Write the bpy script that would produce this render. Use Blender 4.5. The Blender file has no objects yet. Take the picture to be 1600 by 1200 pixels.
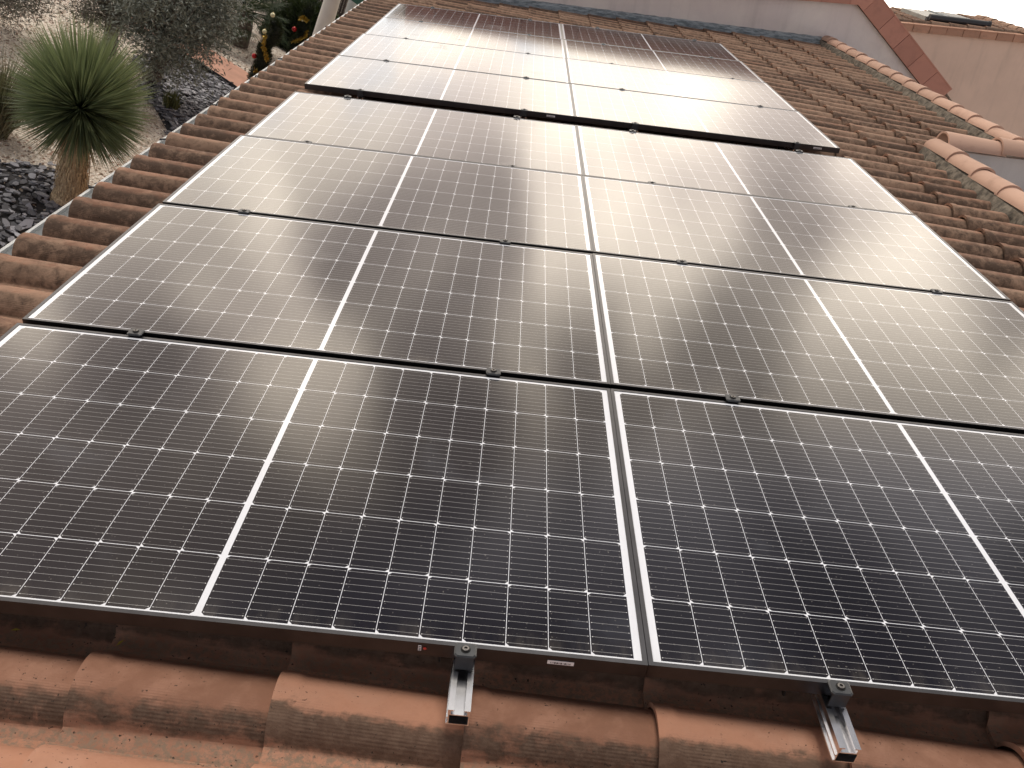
import bpy, math, random
from mathutils import Matrix, Vector, noise
rnd = random.Random(7)
D = bpy.data
scn = bpy.context.scene
PI = math.pi
R = math.radians

# ------------------------------------------------------------------ camera
cam = D.cameras.new('camera'); camo = D.objects.new('camera', cam)
scn.collection.objects.link(camo)
CR = [[0.9106600572571227, -0.367363452397564, -0.18905648351483942],
      [0.02864159375482364, 0.5126229303957732, -0.8581359975782593],
      [0.41216249128667404, 0.7760552976914681, 0.47734710190946944]]
CP = Vector((-0.76228532, -1.13294997, 1.0916041))
m = Matrix(CR).to_4x4(); m.translation = CP
camo.matrix_world = m
cam.sensor_width = 36; cam.lens = 29.65
cam.clip_start = .05; cam.clip_end = 2000
scn.camera = camo
scn.render.resolution_x = 1024; scn.render.resolution_y = 768
scn.view_settings.view_transform = 'Standard'; scn.view_settings.look = 'None'
scn.view_settings.gamma = 1; scn.view_settings.use_curve_mapping = False
scn.view_settings.exposure = 0.14
scn.render.engine = 'CYCLES'
scn.cycles.max_bounces = 6

PITCH = R(18)
ROOF = Matrix.Rotation(-PITCH, 4, 'Y')       # roof frame (x up slope, y along ridge, z normal) -> world
SUN_EL, SUN_AZ = R(68), R(40)                # azimuth from +y towards -x

# ------------------------------------------------------------------ node helpers
class NT:
    def __init__(s, tree):
        s.t = tree; s.n = tree.nodes; s.l = tree.links
    def new(s, typ, **kw):
        nd = s.n.new(typ)
        for k, v in kw.items(): setattr(nd, k, v)
        return nd
    def put(s, sock, v):
        if isinstance(v, bpy.types.NodeSocket): s.l.new(v, sock)
        elif isinstance(v, (tuple, list)) and len(v) == 3 and sock.type == 'RGBA': sock.default_value = (*v, 1)
        else: sock.default_value = v
    def math(s, op, a, b=0.0, c=None, clamp=False):
        nd = s.new('ShaderNodeMath', operation=op, use_clamp=clamp)
        s.put(nd.inputs[0], a); s.put(nd.inputs[1], b)
        if c is not None: s.put(nd.inputs[2], c)
        return nd.outputs[0]
    def mix(s, f, a, b, blend='MIX'):
        nd = s.new('ShaderNodeMix', data_type='RGBA', blend_type=blend)
        s.put(nd.inputs[0], f); s.put(nd.inputs[6], a); s.put(nd.inputs[7], b)
        return nd.outputs[2]
    def mixf(s, f, a, b):
        nd = s.new('ShaderNodeMix', data_type='FLOAT')
        s.put(nd.inputs[0], f); s.put(nd.inputs[2], a); s.put(nd.inputs[3], b)
        return nd.outputs[0]
    def noise(s, vec, scale=5, detail=4, rough=.55, dist=0, out=0):
        nd = s.new('ShaderNodeTexNoise')
        if vec is not None: s.put(nd.inputs['Vector'], vec)
        nd.inputs['Scale'].default_value = scale; nd.inputs['Detail'].default_value = detail
        nd.inputs['Roughness'].default_value = rough; nd.inputs['Distortion'].default_value = dist
        return nd.outputs[out]
    def ramp(s, fac, lo, hi, a=0.0, b=1.0):
        nd = s.new('ShaderNodeMapRange', clamp=True, interpolation_type='SMOOTHSTEP')
        s.put(nd.inputs[0], fac); nd.inputs[1].default_value = lo; nd.inputs[2].default_value = hi
        nd.inputs[3].default_value = a; nd.inputs[4].default_value = b
        return nd.outputs[0]
    def coord(s, out='Object'): return s.new('ShaderNodeTexCoord').outputs[out]
    def scalev(s, v, sc):
        nd = s.new('ShaderNodeMapping'); s.put(nd.inputs[0], v); nd.inputs['Scale'].default_value = sc
        return nd.outputs[0]
    def sep(s, v):
        nd = s.new('ShaderNodeSeparateXYZ'); s.put(nd.inputs[0], v); return nd.outputs
    def bump(s, h, strength=.3, dist=.01):
        nd = s.new('ShaderNodeBump'); s.put(nd.inputs['Height'], h)
        nd.inputs['Strength'].default_value = strength; nd.inputs['Distance'].default_value = dist
        return nd.outputs[0]

def material(name):
    mt = D.materials.new(name); mt.use_nodes = True
    t = NT(mt.node_tree); b = t.n['Principled BSDF']
    return mt, t, b

def simple(name, col, rough=.6, metal=0.0, var=.0, scale=8, bump=0, spec=.5, bscale=60):
    mt, t, b = material(name)
    b.inputs['Roughness'].default_value = rough; b.inputs['Metallic'].default_value = metal
    b.inputs['Specular IOR Level'].default_value = spec
    co = t.coord()
    if var:
        n = t.noise(co, scale, 6, .6)
        c = t.mix(t.ramp(n, .3, .7), tuple(x*(1-var) for x in col), tuple(min(1, x*(1+var)) for x in col))
        t.put(b.inputs['Base Color'], c)
    else: b.inputs['Base Color'].default_value = (*col, 1)
    if bump: t.put(b.inputs['Normal'], t.bump(t.noise(co, bscale, 4, .6), bump, .005))
    return mt

# ------------------------------------------------------------------ world
w = D.worlds.new('World'); scn.world = w; w.use_nodes = True
t = NT(w.node_tree); bg = t.n['Background']
sky = t.new('ShaderNodeTexSky', sky_type='NISHITA', sun_disc=False)
sky.sun_elevation = SUN_EL; sky.sun_rotation = -SUN_AZ
dirn = t.coord('Generated')
x, y, z = t.sep(dirn)
zc = t.math('MAXIMUM', z, 0.0)
# cloud deck: project the view direction on a layer overhead so that clouds get flatter to the horizon
den = t.math('ADD', zc, .16)
cv = t.new('ShaderNodeCombineXYZ')
t.put(cv.inputs[0], t.math('DIVIDE', x, den)); t.put(cv.inputs[1], t.math('DIVIDE', y, den)); cv.inputs[2].default_value = 0.3
n1 = t.noise(cv.outputs[0], 1.05, 5, .52, .25)
n2 = t.noise(cv.outputs[0], 3.4, 4, .55)
n3 = t.noise(t.scalev(dirn, (1, 1, 2.2)), 8.0, 4, .55)
# bright part of the sky: low, ahead along the roof (towards +y); heavier cloud overhead and behind
ahead = t.ramp(y, -.25, .60)
low = t.ramp(z, .74, .20)
cl = t.math('ADD', t.math('MULTIPLY', t.ramp(n1, .36, .64), .45), t.math('MULTIPLY', t.ramp(n2, .32, .68), .15))
puff = t.ramp(t.noise(t.scalev(dirn, (1, 1, .40)), 5.0, 2, .4, .25), .42, .65)
cl = t.math('ADD', cl, t.math('MULTIPLY', puff, .40))
amp = t.mixf(t.ramp(z, .14, .40), t.mixf(cl, .70, 1.16), t.mixf(t.math('MULTIPLY', cl, t.mixf(puff, .55, 1.4)), .26, 2.9))
front = t.math('MULTIPLY', t.math('ADD', t.math('MULTIPLY', low, t.mixf(t.ramp(z, .26, .12), 2.35, 3.0)), .16), amp)
rear = t.math('MULTIPLY', t.mixf(t.ramp(z, .15, .55), .82, .26), t.mixf(cl, .75, 1.2))
lum = t.mixf(ahead, rear, front)
bright = t.math('MULTIPLY', ahead, low)
ccol = t.mix(t.ramp(cl, .1, .7), (.93, .80, .72), (1.0, .89, .75))
ccol = t.mix(t.ramp(bright, .02, .30), (.92, .91, .99), ccol)
vm = t.new('ShaderNodeVectorMath', operation='SCALE'); t.put(vm.inputs[0], ccol); t.put(vm.inputs['Scale'], lum)
# gaps of thin blue between the clouds
gap = t.math('MULTIPLY', t.math('MULTIPLY', t.ramp(n3, .50, .62), t.ramp(z, .20, .13)), .93)
vs = t.new('ShaderNodeVectorMath', operation='SCALE'); t.put(vs.inputs[0], sky.outputs[0]); vs.inputs['Scale'].default_value = 0.15
vsum = t.new('ShaderNodeVectorMath', operation='ADD'); t.put(vsum.inputs[0], vs.outputs[0]); vsum.inputs[1].default_value = (.62, .70, .84)
final = t.mix(gap, vm.outputs[0], vsum.outputs[0])
t.put(bg.inputs['Color'], final); bg.inputs['Strength'].default_value = 1.0

# ------------------------------------------------------------------ sun (veiled by cloud)
sl = D.lights.new('sun', 'SUN'); sl.energy = 1.75; sl.angle = R(22); sl.color = (1, .93, .84)
so = D.objects.new('sun', sl); scn.collection.objects.link(so)
sd = Vector((-math.sin(SUN_AZ)*math.cos(SUN_EL), math.cos(SUN_AZ)*math.cos(SUN_EL), math.sin(SUN_EL)))
so.rotation_euler = sd.to_track_quat('Z', 'Y').to_euler()

# ------------------------------------------------------------------ object helpers
class MB:
    def __init__(s): s.v = []; s.f = []; s.uv = []; s.tint = []
    def face(s, pts, uv=None, tint=0.0):
        b = len(s.v); s.v += [tuple(p) for p in pts]; s.f.append(tuple(range(b, b+len(pts))))
        s.uv.append(uv or [(0, 0)]*len(pts)); s.tint.append(tint)
    def grid(s, rows, uvs=None, tint=0.0, close=False):
        """rows of points, shared vertices"""
        b = len(s.v); n = len(rows[0])
        for r in rows: s.v += [tuple(p) for p in r]
        for i in range(len(rows)-1):
            for j in range(n if close else n-1):
                k = (j+1) % n
                s.f.append((b+i*n+j, b+i*n+k, b+(i+1)*n+k, b+(i+1)*n+j))
                s.uv.append([uvs[i][j], uvs[i][k], uvs[i+1][k], uvs[i+1][j]] if uvs else [(0, 0)]*4)
                s.tint.append(tint)
    def box(s, lo, hi, M=None, tint=0.0):
        x0, y0, z0 = lo; x1, y1, z1 = hi
        p = [Vector(q) for q in ((x0,y0,z0),(x1,y0,z0),(x1,y1,z0),(x0,y1,z0),(x0,y0,z1),(x1,y0,z1),(x1,y1,z1),(x0,y1,z1))]
        if M: p = [M @ q for q in p]
        b = len(s.v); s.v += [tuple(q) for q in p]
        for f in ((3,2,1,0),(4,5,6,7),(0,1,5,4),(1,2,6,5),(2,3,7,6),(3,0,4,7)):
            s.f.append(tuple(b+i for i in f)); s.uv.append([(0, 0)]*4); s.tint.append(tint)
    def prism(s, poly, z0, z1, M=None, tint=0.0):
        n = len(poly); b = len(s.v)
        for z in (z0, z1):
            for p in poly:
                q = Vector((p[0], p[1], z)); s.v.append(tuple(M @ q if M else q))
        s.f.append(tuple(b+i for i in reversed(range(n)))); s.f.append(tuple(b+n+i for i in range(n)))
        for i in range(n):
            j = (i+1) % n; s.f.append((b+i, b+j, b+n+j, b+n+i))
        for _ in range(n+2): s.tint.append(tint)
        s.uv.append([(0, 0)]*n); s.uv.append([(0, 0)]*n)
        for i in range(n): s.uv.append([(0, 0)]*4)
    def tube(s, pts, rad, seg=8, caps=True, tint=0.0):
        pts = [Vector(p) for p in pts]; rr = rad if isinstance(rad, (list, tuple)) else [rad]*len(pts)
        rows = []; d = (pts[1]-pts[0]).normalized(); u = d.orthogonal().normalized()
        for i, p in enumerate(pts):
            if i < len(pts)-1: d2 = (pts[i+1]-p)
            else: d2 = p-pts[i-1]
            if 0 < i < len(pts)-1: d2 = pts[i+1]-pts[i-1]
            d2.normalize(); u = (u-d2*u.dot(d2)).normalized(); v = d2.cross(u)
            rows.append([p+(u*math.cos(a)+v*math.sin(a))*rr[i] for a in [2*PI*k/seg for k in range(seg)]])
        b = len(s.v); s.grid(rows, tint=tint, close=True)
        if caps:
            s.f.append(tuple(b+k for k in reversed(range(seg)))); s.uv.append([(0, 0)]*seg); s.tint.append(tint)
            e = b+(len(rows)-1)*seg
            s.f.append(tuple(e+k for k in range(seg))); s.uv.append([(0, 0)]*seg); s.tint.append(tint)
    def sphere(s, c, r, seg=12, rings=8, sc=(1, 1, 1), tint=0.0):
        c = Vector(c); rows = []
        for i in range(rings+1):
            th = PI*i/rings
            rows.append([c+Vector((math.sin(th)*math.cos(2*PI*k/seg)*sc[0], math.sin(th)*math.sin(2*PI*k/seg)*sc[1], -math.cos(th)*sc[2]))*r for k in range(seg)])
        s.grid(rows, tint=tint, close=True)
    def mesh(s, name, smooth=False):
        me = D.meshes.new(name); me.from_pydata(s.v, [], s.f)
        uvl = me.uv_layers.new(name='UVMap')
        flat = []
        for q in s.uv:
            for a in q: flat += [a[0], a[1]]
        uvl.data.foreach_set('uv', flat)
        at = me.attributes.new('tint', 'FLOAT', 'FACE'); at.data.foreach_set('value', s.tint)
        if smooth:
            me.polygons.foreach_set('use_smooth', [True]*len(me.polygons))
            if hasattr(me, 'set_sharp_from_angle'): me.set_sharp_from_angle(angle=R(40))
        me.update(); return me
    def build(s, name, mat, parent=None, mw=None, smooth=False):
        me = s.mesh(name, smooth); me.materials.append(mat)
        return link(name, me, parent, mw)

def link(name, data, parent=None, mw=None):
    o = D.objects.new(name, data); scn.collection.objects.link(o)
    if parent: o.parent = parent
    if mw is not None:
        if parent: o.matrix_local = mw
        else: o.matrix_world = mw
    return o
def empty(name, mw): 
    o = D.objects.new(name, None); scn.collection.objects.link(o); o.matrix_world = mw; o.empty_display_size = .1; return o
def tag(o, label=None, cat=None, group=None, kind=None):
    if label: o['label'] = label
    if cat: o['category'] = cat
    if group: o['group'] = group
    if kind: o['kind'] = kind
    return o
def copy_tree(o, parent=None):
    c = o.copy(); scn.collection.objects.link(c)
    if parent: c.parent = parent
    for ch in list(o.children): copy_tree(ch, c)
    return c
T = Matrix.Translation

# ------------------------------------------------------------------ materials
def tint_attr(t):
    a = t.new('ShaderNodeAttribute', attribute_name='tint'); return a.outputs['Fac']

def tile_material(name, clean, dirt, lichen, amount=.5):
    mt, t, b = material(name)
    co = t.coord(); tn = tint_attr(t)
    u, v, _ = t.sep(t.coord('UV'))
    cxyz = t.new('ShaderNodeCombineXYZ')
    ox, oy, oz = t.sep(co)
    t.put(cxyz.inputs[0], t.math('ADD', ox, t.math('MULTIPLY', tn, 31.7))); t.put(cxyz.inputs[1], oy); t.put(cxyz.inputs[2], oz)
    co2 = cxyz.outputs[0]
    big = t.noise(co, .9, 3, .5); mid = t.noise(co2, 9, 5, .62, .3); fine = t.noise(co2, 55, 5, .7)
    streak = t.noise(t.scalev(co2, (14, 95, 60)), 1, 4, .6); blot = t.noise(co2, 24, 5, .7, .4)
    base = t.mix(tn, tuple(c*.68 for c in clean), tuple(c*1.15 for c in clean))
    base = t.mix(t.ramp(mid, .35, .75), base, tuple(c*k for c, k in zip(clean, (1.12, 1.22, 1.3))))
    # paler sandy crust in the channel
    chan = t.math('MAXIMUM', t.ramp(v, .22, .13), t.ramp(v, .90, .97))
    base = t.mix(t.math('MULTIPLY', chan, t.ramp(t.noise(co2, 85, 4, .75), .40, .60)), base, dirt)
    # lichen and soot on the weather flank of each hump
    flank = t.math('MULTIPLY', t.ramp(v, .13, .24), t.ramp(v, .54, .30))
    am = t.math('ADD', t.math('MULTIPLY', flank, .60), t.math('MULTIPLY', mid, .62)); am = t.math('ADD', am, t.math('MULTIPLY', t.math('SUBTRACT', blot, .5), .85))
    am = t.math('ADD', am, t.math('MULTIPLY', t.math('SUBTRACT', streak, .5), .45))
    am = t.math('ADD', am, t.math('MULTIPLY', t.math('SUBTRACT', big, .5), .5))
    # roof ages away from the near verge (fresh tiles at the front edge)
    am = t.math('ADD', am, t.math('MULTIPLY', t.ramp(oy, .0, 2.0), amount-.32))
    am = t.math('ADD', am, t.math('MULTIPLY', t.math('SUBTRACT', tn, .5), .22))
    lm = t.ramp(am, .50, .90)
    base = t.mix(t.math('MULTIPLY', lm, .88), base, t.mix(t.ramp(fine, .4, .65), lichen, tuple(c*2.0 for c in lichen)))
    # overall film of grime
    grime = t.math('MULTIPLY', t.ramp(oy, -1.0, 1.9), t.ramp(t.noise(co2, 5, 5, .65), .3, .72, .42, .92))
    base = t.mix(grime, base, t.mix(t.ramp(t.math('ADD', blot, t.math('MULTIPLY', t.math('SUBTRACT', tn, .5), .25)), .34, .68), (.08, .052, .037), (.33, .215, .148)))
    spots = t.ramp(t.noise(co2, 130, 2, .5), .66, .72)
    base = t.mix(t.math('MULTIPLY', spots, t.ramp(mid, .4, .6)), base, (.03, .025, .02))
    t.put(b.inputs['Base Color'], base); b.inputs['Roughness'].default_value = .88
    b.inputs['Specular IOR Level'].default_value = .25
    rid = t.math('MULTIPLY', t.math('SINE', t.math('MULTIPLY', v, 2*PI*44)), t.math('MULTIPLY', t.ramp(v, .12, .3), t.ramp(v, .62, .4)))
    h = t.math('ADD', t.math('MULTIPLY', t.math('MULTIPLY', rid, t.ramp(mid, .35, .6)), .15), t.math('ADD', fine, t.math('MULTIPLY', mid, .8)))
    t.put(b.inputs['Normal'], t.bump(h, .5, .0035))
    return mt
TERRA = (.44, .215, .135)
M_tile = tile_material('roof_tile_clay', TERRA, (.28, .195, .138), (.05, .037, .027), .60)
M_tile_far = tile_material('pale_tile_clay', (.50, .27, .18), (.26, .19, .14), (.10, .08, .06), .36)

def cap_material(name, col, dark):
    mt, t, b = material(name); co = t.coord(); tn = tint_attr(t)
    c = t.mix(tn, tuple(k*.85 for k in col), tuple(min(1, k*1.1) for k in col))
    c = t.mix(t.math('MULTIPLY', t.ramp(t.noise(co, 7, 6, .65), .48, .78), .55), c, dark)
    t.put(b.inputs['Base Color'], c); b.inputs['Roughness'].default_value = .85
    b.inputs['Specular IOR Level'].default_value = .25
    t.put(b.inputs['Normal'], t.bump(t.noise(co, 70, 4, .6), .3, .003)); return mt
M_cap = cap_material('ridge_clay', (.50, .325, .245), (.30, .18, .13))
M_rake = cap_material('rake_clay', (.50, .25, .185), (.34, .17, .13))
M_rake_pale = cap_material('pale_rake_clay', (.44, .25, .17), (.16, .11, .08))
M_mortar = simple('mortar', (.13, .11, .085), .95, var=.6, scale=22, bump=.8, bscale=50)
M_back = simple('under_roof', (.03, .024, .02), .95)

def stucco(name, col, col2, patch=.3):
    mt, t, b = material(name); co = t.coord()
    c = t.mix(t.ramp(t.noise(co, 1.3, 6, .65, .4), .35, .7), col, col2)
    c = t.mix(t.math('MULTIPLY', t.ramp(t.noise(co, 5, 5, .7), .5, .8), patch), c, tuple(k*.72 for k in col2))
    st = t.ramp(t.noise(t.scalev(co, (5, 5, .55)), 1, 5, .6), .50, .78)
    c = t.mix(t.math('MULTIPLY', st, .35), c, tuple(k*.62 for k in col))
    t.put(b.inputs['Base Color'], c); b.inputs['Roughness'].default_value = .92
    b.inputs['Specular IOR Level'].default_value = .2
    t.put(b.inputs['Normal'], t.bump(t.noise(co, 90, 4, .7), .45, .004)); return mt
M_stucco = stucco('grey_stucco', (.70, .63, .595), (.78, .72, .66))
M_pink = stucco('pink_stucco', (.67, .50, .40), (.73, .545, .435), .12)
M_white_st = stucco('white_stucco', (.64, .62, .59), (.72, .70, .66), .3)

# weathered zinc
mt, t, b = material('zinc'); co = t.coord()
t.put(b.inputs['Base Color'], t.mix(t.ramp(t.noise(t.scalev(co, (4, 4, 18)), 2.2, 6, .7), .35, .65), (.15, .18, .19), (.42, .46, .48)))
b.inputs['Metallic'].default_value = .35; b.inputs['Roughness'].default_value = .6; M_zinc = mt
M_gutter = simple('gutter_zinc', (.46, .48, .49), .42, .55, .18, 3)
M_alu = simple('aluminium', (.84, .84, .86), .22, 1.0, .06, 30)
M_frame = simple('anodised_frame', (.072, .072, .077), .36, 1.0, .12, 14)
M_clamp = simple('black_clamp', (.055, .058, .062), .42, .6, .1, 30)
M_bolt = simple('dark_bolt', (.03, .03, .032), .35, .8)
M_steel = simple('steel_hook', (.18, .17, .16), .4, .9, .2, 20)
M_white = simple('label_white', (.78, .77, .77), .5)
M_ink = simple('label_ink', (.05, .045, .05), .5)
M_red = simple('label_red', (.45, .04, .03), .5)
M_dark = simple('dark_hollow', (.008, .008, .008), .9)

# solar glass: cells, gaps, chamfers and busbars laid out in metres of the panel's own frame
PL, PW, PH = 1.755, 1.038, .035
mt, t, b = material('solar_glass')
co = t.coord(); x, y, z = t.sep(co)
xm = t.math('SUBTRACT', t.math('ABSOLUTE', x), .0063)
PX, PY = .0845, .1676
cx = t.math('DIVIDE', xm, PX); ix = t.math('FLOOR', cx); fx = t.math('MULTIPLY', t.math('SUBTRACT', cx, ix), PX)
cy = t.math('DIVIDE', t.math('SUBTRACT', y, .0138), PY); iy = t.math('FLOOR', cy); fy = t.math('MULTIPLY', t.math('SUBTRACT', cy, iy), PY)
gx, gy = .00065, .0008
inx = t.math('MULTIPLY', t.math('GREATER_THAN', fx, gx), t.math('LESS_THAN', fx, PX-gx))
iny = t.math('MULTIPLY', t.math('GREATER_THAN', fy, gy), t.math('LESS_THAN', fy, PY-gy))
rng = t.math('MULTIPLY', t.math('MULTIPLY', t.math('GREATER_THAN', ix, -.5), t.math('LESS_THAN', ix, 9.5)),
             t.math('MULTIPLY', t.math('GREATER_THAN', iy, -.5), t.math('LESS_THAN', iy, 5.5)))
odd = t.math('MODULO', t.math('ADD', iy, 100), 2)
side = t.mixf(odd, fx, t.math('SUBTRACT', PX, fx))
dy_ = t.math('MINIMUM', fy, t.math('SUBTRACT', PY, fy))
cham = t.math('GREATER_THAN', t.math('ADD', side, dy_), .0086)
cell = t.math('MULTIPLY', t.math('MULTIPLY', inx, iny), t.math('MULTIPLY', rng, cham))
by = t.math('MULTIPLY', t.math('SUBTRACT', t.math('FRACT', t.math('MULTIPLY', t.math('DIVIDE', fy, PY), 9)), .5), PY/9)
bus = t.math('LESS_THAN', t.math('ABSOLUTE', by), .00042)
busx = t.math('MULTIPLY', t.math('GREATER_THAN', fx, .0032), t.math('LESS_THAN', fx, PX-.0032))
bus = t.math('MULTIPLY', bus, busx)
dot = t.math('MULTIPLY', t.math('LESS_THAN', t.math('ABSOLUTE', by), .0010),
             t.math('LESS_THAN', t.math('ABSOLUTE', t.math('SUBTRACT', t.math('MINIMUM', fx, t.math('SUBTRACT', PX, fx)), .0045)), .0012))
idv = t.new('ShaderNodeCombineXYZ'); t.put(idv.inputs[0], t.math('MULTIPLY', ix, t.math('SIGN', x))); t.put(idv.inputs[1], iy)
rn = t.new('ShaderNodeObjectInfo').outputs['Random']; t.put(idv.inputs[2], t.math('MULTIPLY', rn, 50))
wn = t.new('ShaderNodeTexWhiteNoise'); t.put(wn.inputs['Vector'], idv.outputs[0])
cc = t.mix(wn.outputs['Value'], (.0050, .005, .0095), (.0085, .0082, .014))
cc = t.mix(t.math('MULTIPLY', bus, .75), cc, (.42, .42, .42))
cc = t.mix(dot, cc, (.5, .5, .5))
sheet = t.mix(t.noise(co, 30, 3, .5), (.73, .76, .82), (.79, .81, .86))
base = t.mix(cell, sheet, cc)
# thin dusty film with a few wiped smudges, laid on the glass itself
ow = t.new('ShaderNodeVectorMath', operation='ADD'); t.put(ow.inputs[0], co)
ov = t.new('ShaderNodeCombineXYZ'); t.put(ov.inputs[0], t.math('MULTIPLY', rn, 37)); t.put(ov.inputs[1], t.math('MULTIPLY', rn, 11)); t.put(ow.inputs[1], ov.outputs[0])
sm = t.ramp(t.noise(ow.outputs[0], 3.2, 4, .6, .5), .56, .8)
base = t.mix(t.math('MULTIPLY', sm, .05), base, (.35, .40, .50))
dust = t.math('MULTIPLY', t.ramp(y, .075, .012), t.ramp(t.noise(t.scalev(ow.outputs[0], (14, 3, 1)), 1, 5, .65), .40, .75))
base = t.mix(t.math('MULTIPLY', dust, .16), base, (.34, .30, .25))
spk = t.ramp(t.noise(ow.outputs[0], 160, 1, .5), .735, .76)
base = t.mix(t.math('MULTIPLY', spk, .22), base, (.42, .40, .36))
t.put(b.inputs['Base Color'], base)
t.put(b.inputs['Roughness'], t.math('ADD', .11, t.math('MULTIPLY', sm, .06)))
b.inputs['IOR'].default_value = 1.5
b.inputs['Specular Tint'].default_value = (1, .93, .87, 1)
M_glass = mt

# ------------------------------------------------------------------ clay tile field
TP, TL = .2133, .37
def prof(tt, sc=1.0):
    if tt < -.02: return -.004
    d = (tt-.56)*TP
    wv, h = .079*sc, .062*sc
    a = abs(d)/wv
    z = h*(1-a**2.3)**.62 if a < 1 else 0.0
    # soft fillets at the foot, gentle dish of the channel
    e = abs(d)-wv
    if e > -.012: z = max(z, 0)+.006*math.exp(-abs(e)/.008)
    return z
TS = [-.045, -.01, .05, .10, .135, .165, .185, .20, .22, .25, .29, .34, .40, .46, .52, .58, .64, .70, .76, .81, .855, .89, .91, .925, .95, 1.0, 1.03]
def tile_field(name, mat, parent, x0, nx, ya, ny, inside, z0=-.172, jitter=.006, mw=None, thin=TS, seg=3):
    mb = MB()
    for j in range(ny):
        for i in range(nx):
            xx = x0+i*TL; yy = ya+j*TP
            if not inside(xx+TL/2, yy+TP/2): continue
            jy = rnd.uniform(-jitter, jitter); jz = rnd.uniform(-.002, .003); jx = rnd.uniform(-.006, .006)
            rot = rnd.uniform(-.014, .014); tn = rnd.random()
            LEN = TL+.05
            rows = []; uvs = []
            stations = [(-.0, 1.035, .016), (.035, 1.03, .0155), (.05, .995, .013), (LEN, .93, -.002)]
            for (sx, sc, lift) in stations:
                rows.append([(xx+jx+sx, yy+tt*TP+jy+rot*sx, z0+jz+prof(tt, sc)+lift) for tt in thin])
                uvs.append([(sx, tt) for tt in thin])
            mb.grid(rows, uvs, tn)
            # exposed thickness of the lower end
            top = rows[0]
            low = [(px+.002, py, pz-.015) for (px, py, pz) in top]
            mb.grid([low, top], [uvs[0], uvs[0]], tn*.6)
    return mb.build(name, mat, parent, mw, smooth=True)

def barrel_row(mb, p0, axis, side, up, n, step, rad, jit=.003, flare=1.0, arc=PI*.98, seg=14):
    """overlapping half-round cap tiles"""
    axis, side, up = Vector(axis), Vector(side), Vector(up)
    for i in range(n):
        o = Vector(p0)+axis*(i*step)+side*rnd.uniform(-jit, jit)+up*rnd.uniform(0, .004)
        tn = rnd.random(); rows = []
        for (s_, rr, lf) in ((0, rad*flare, .010), (.03, rad*flare, .010), (step+.04, rad*.93, -.004)):
            rows.append([o+axis*s_+up*(lf+math.sin(a)*rr*.82)+side*(math.cos(a)*rr) for a in [PI/2-arc/2+arc*k/seg for k in range(seg+1)]])
        mb.grid([list(r) for r in rows], tint=tn)
        inner = [o+axis*.001+up*(.010-.014+math.sin(a)*rad*flare*.82)+side*(math.cos(a)*rad*(flare-.12)) for a in [PI/2-arc/2+arc*k/seg for k in range(seg+1)]]
        mb.grid([inner, rows[0]], tint=tn)

# ------------------------------------------------------------------ the house with the panelled roof
XE, XR1, XR2, YS, YF = -2.2, 2.70, 3.50, 5.13, 10.60
house = empty('tiled_house', ROOF)
tag(house, 'house whose weathered clay tile roof carries the solar panels', 'house')
X0 = -1.09-3*TL
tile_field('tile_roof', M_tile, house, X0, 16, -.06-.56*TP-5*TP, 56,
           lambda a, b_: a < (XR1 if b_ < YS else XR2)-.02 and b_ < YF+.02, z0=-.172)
mb = MB(); mb.box((X0+.03, -1.2, -.30), (XR1, YS, -.19)); mb.box((X0+.03, YS, -.302), (XR2, YF, -.191)); mb.build('roof_deck', M_back, house)
# back slopes beyond the two ridges
def back_slope(name, xr, ya, ny, n):
    mw = T((xr, 0, -.10)) @ Matrix.Rotation(2*PITCH, 4, 'Y') @ T((0, 0, .10))
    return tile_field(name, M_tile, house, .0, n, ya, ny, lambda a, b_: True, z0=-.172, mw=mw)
back_slope('back_slope', XR1+.02, -1.2, 29, 9)
back_slope('back_slope', XR2+.02, YS+.12, 25, 7)
# ridge caps on mortar
mb = MB(); barrel_row(mb, (XR2, YS+.02, -.075), (0, 1, 0), (1, 0, 0), (0, 0, 1), 15, .367, .073); mb.build('ridge_cap', M_cap, house, smooth=True)
mb = MB(); barrel_row(mb, (XR1, -1.2, -.075), (0, 1, 0), (1, 0, 0), (0, 0, 1), 17, .372, .084); mb.build('ridge_cap', M_cap, house, smooth=True)
mb = MB(); barrel_row(mb, (XR1+.03, YS+.0, -.055), (1, 0, 0), (0, 1, 0), (0, 0, 1), 3, .40, .105, flare=1.08); mb.build('rake_cap', M_cap, house, smooth=True)
def mortar_bed(name, x, ya, yb):
    mb = MB(); n = int((yb-ya)/.03); rows = []
    for i in range(n+1):
        yy = ya+(yb-ya)*i/n
        e = noise.noise(Vector((0, yy*9, x)))*.022+noise.noise(Vector((3, yy*40, x)))*.012
        rows.append([(x-.132+e, yy, -.165), (x-.115+e*.8, yy, -.115), (x-.09, yy, -.075), (x+.09, yy, -.075), (x+.15, yy, -.17)])
    mb.grid(rows); mb.build(name, M_mortar, house, smooth=False)
mortar_bed('mortar_bed', XR2, YS, YF); mortar_bed('mortar_bed', XR1, -1.2, YS)
# gable wall under the stepped part of the roof
mb = MB(); mb.prism([(XR1+.02, -.075), (XR2, -.075), (XR2+1.9, -.2-1.9*math.tan(2*PITCH)), (XR2+1.9, -3.6), (XR1+.02, -3.6)], 0, .12,
                    Matrix(((1, 0, 0, 0), (0, 0, 1, YS-.03), (0, 1, 0, 0), (0, 0, 0, 1))))
mb.build('step_wall', M_white_st, house)
mb = MB(); mb.box((3.50, YS-.075, -.44), (3.78, YS-.028, -.24)); mb.build('wall_vent', M_dark, house)
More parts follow.
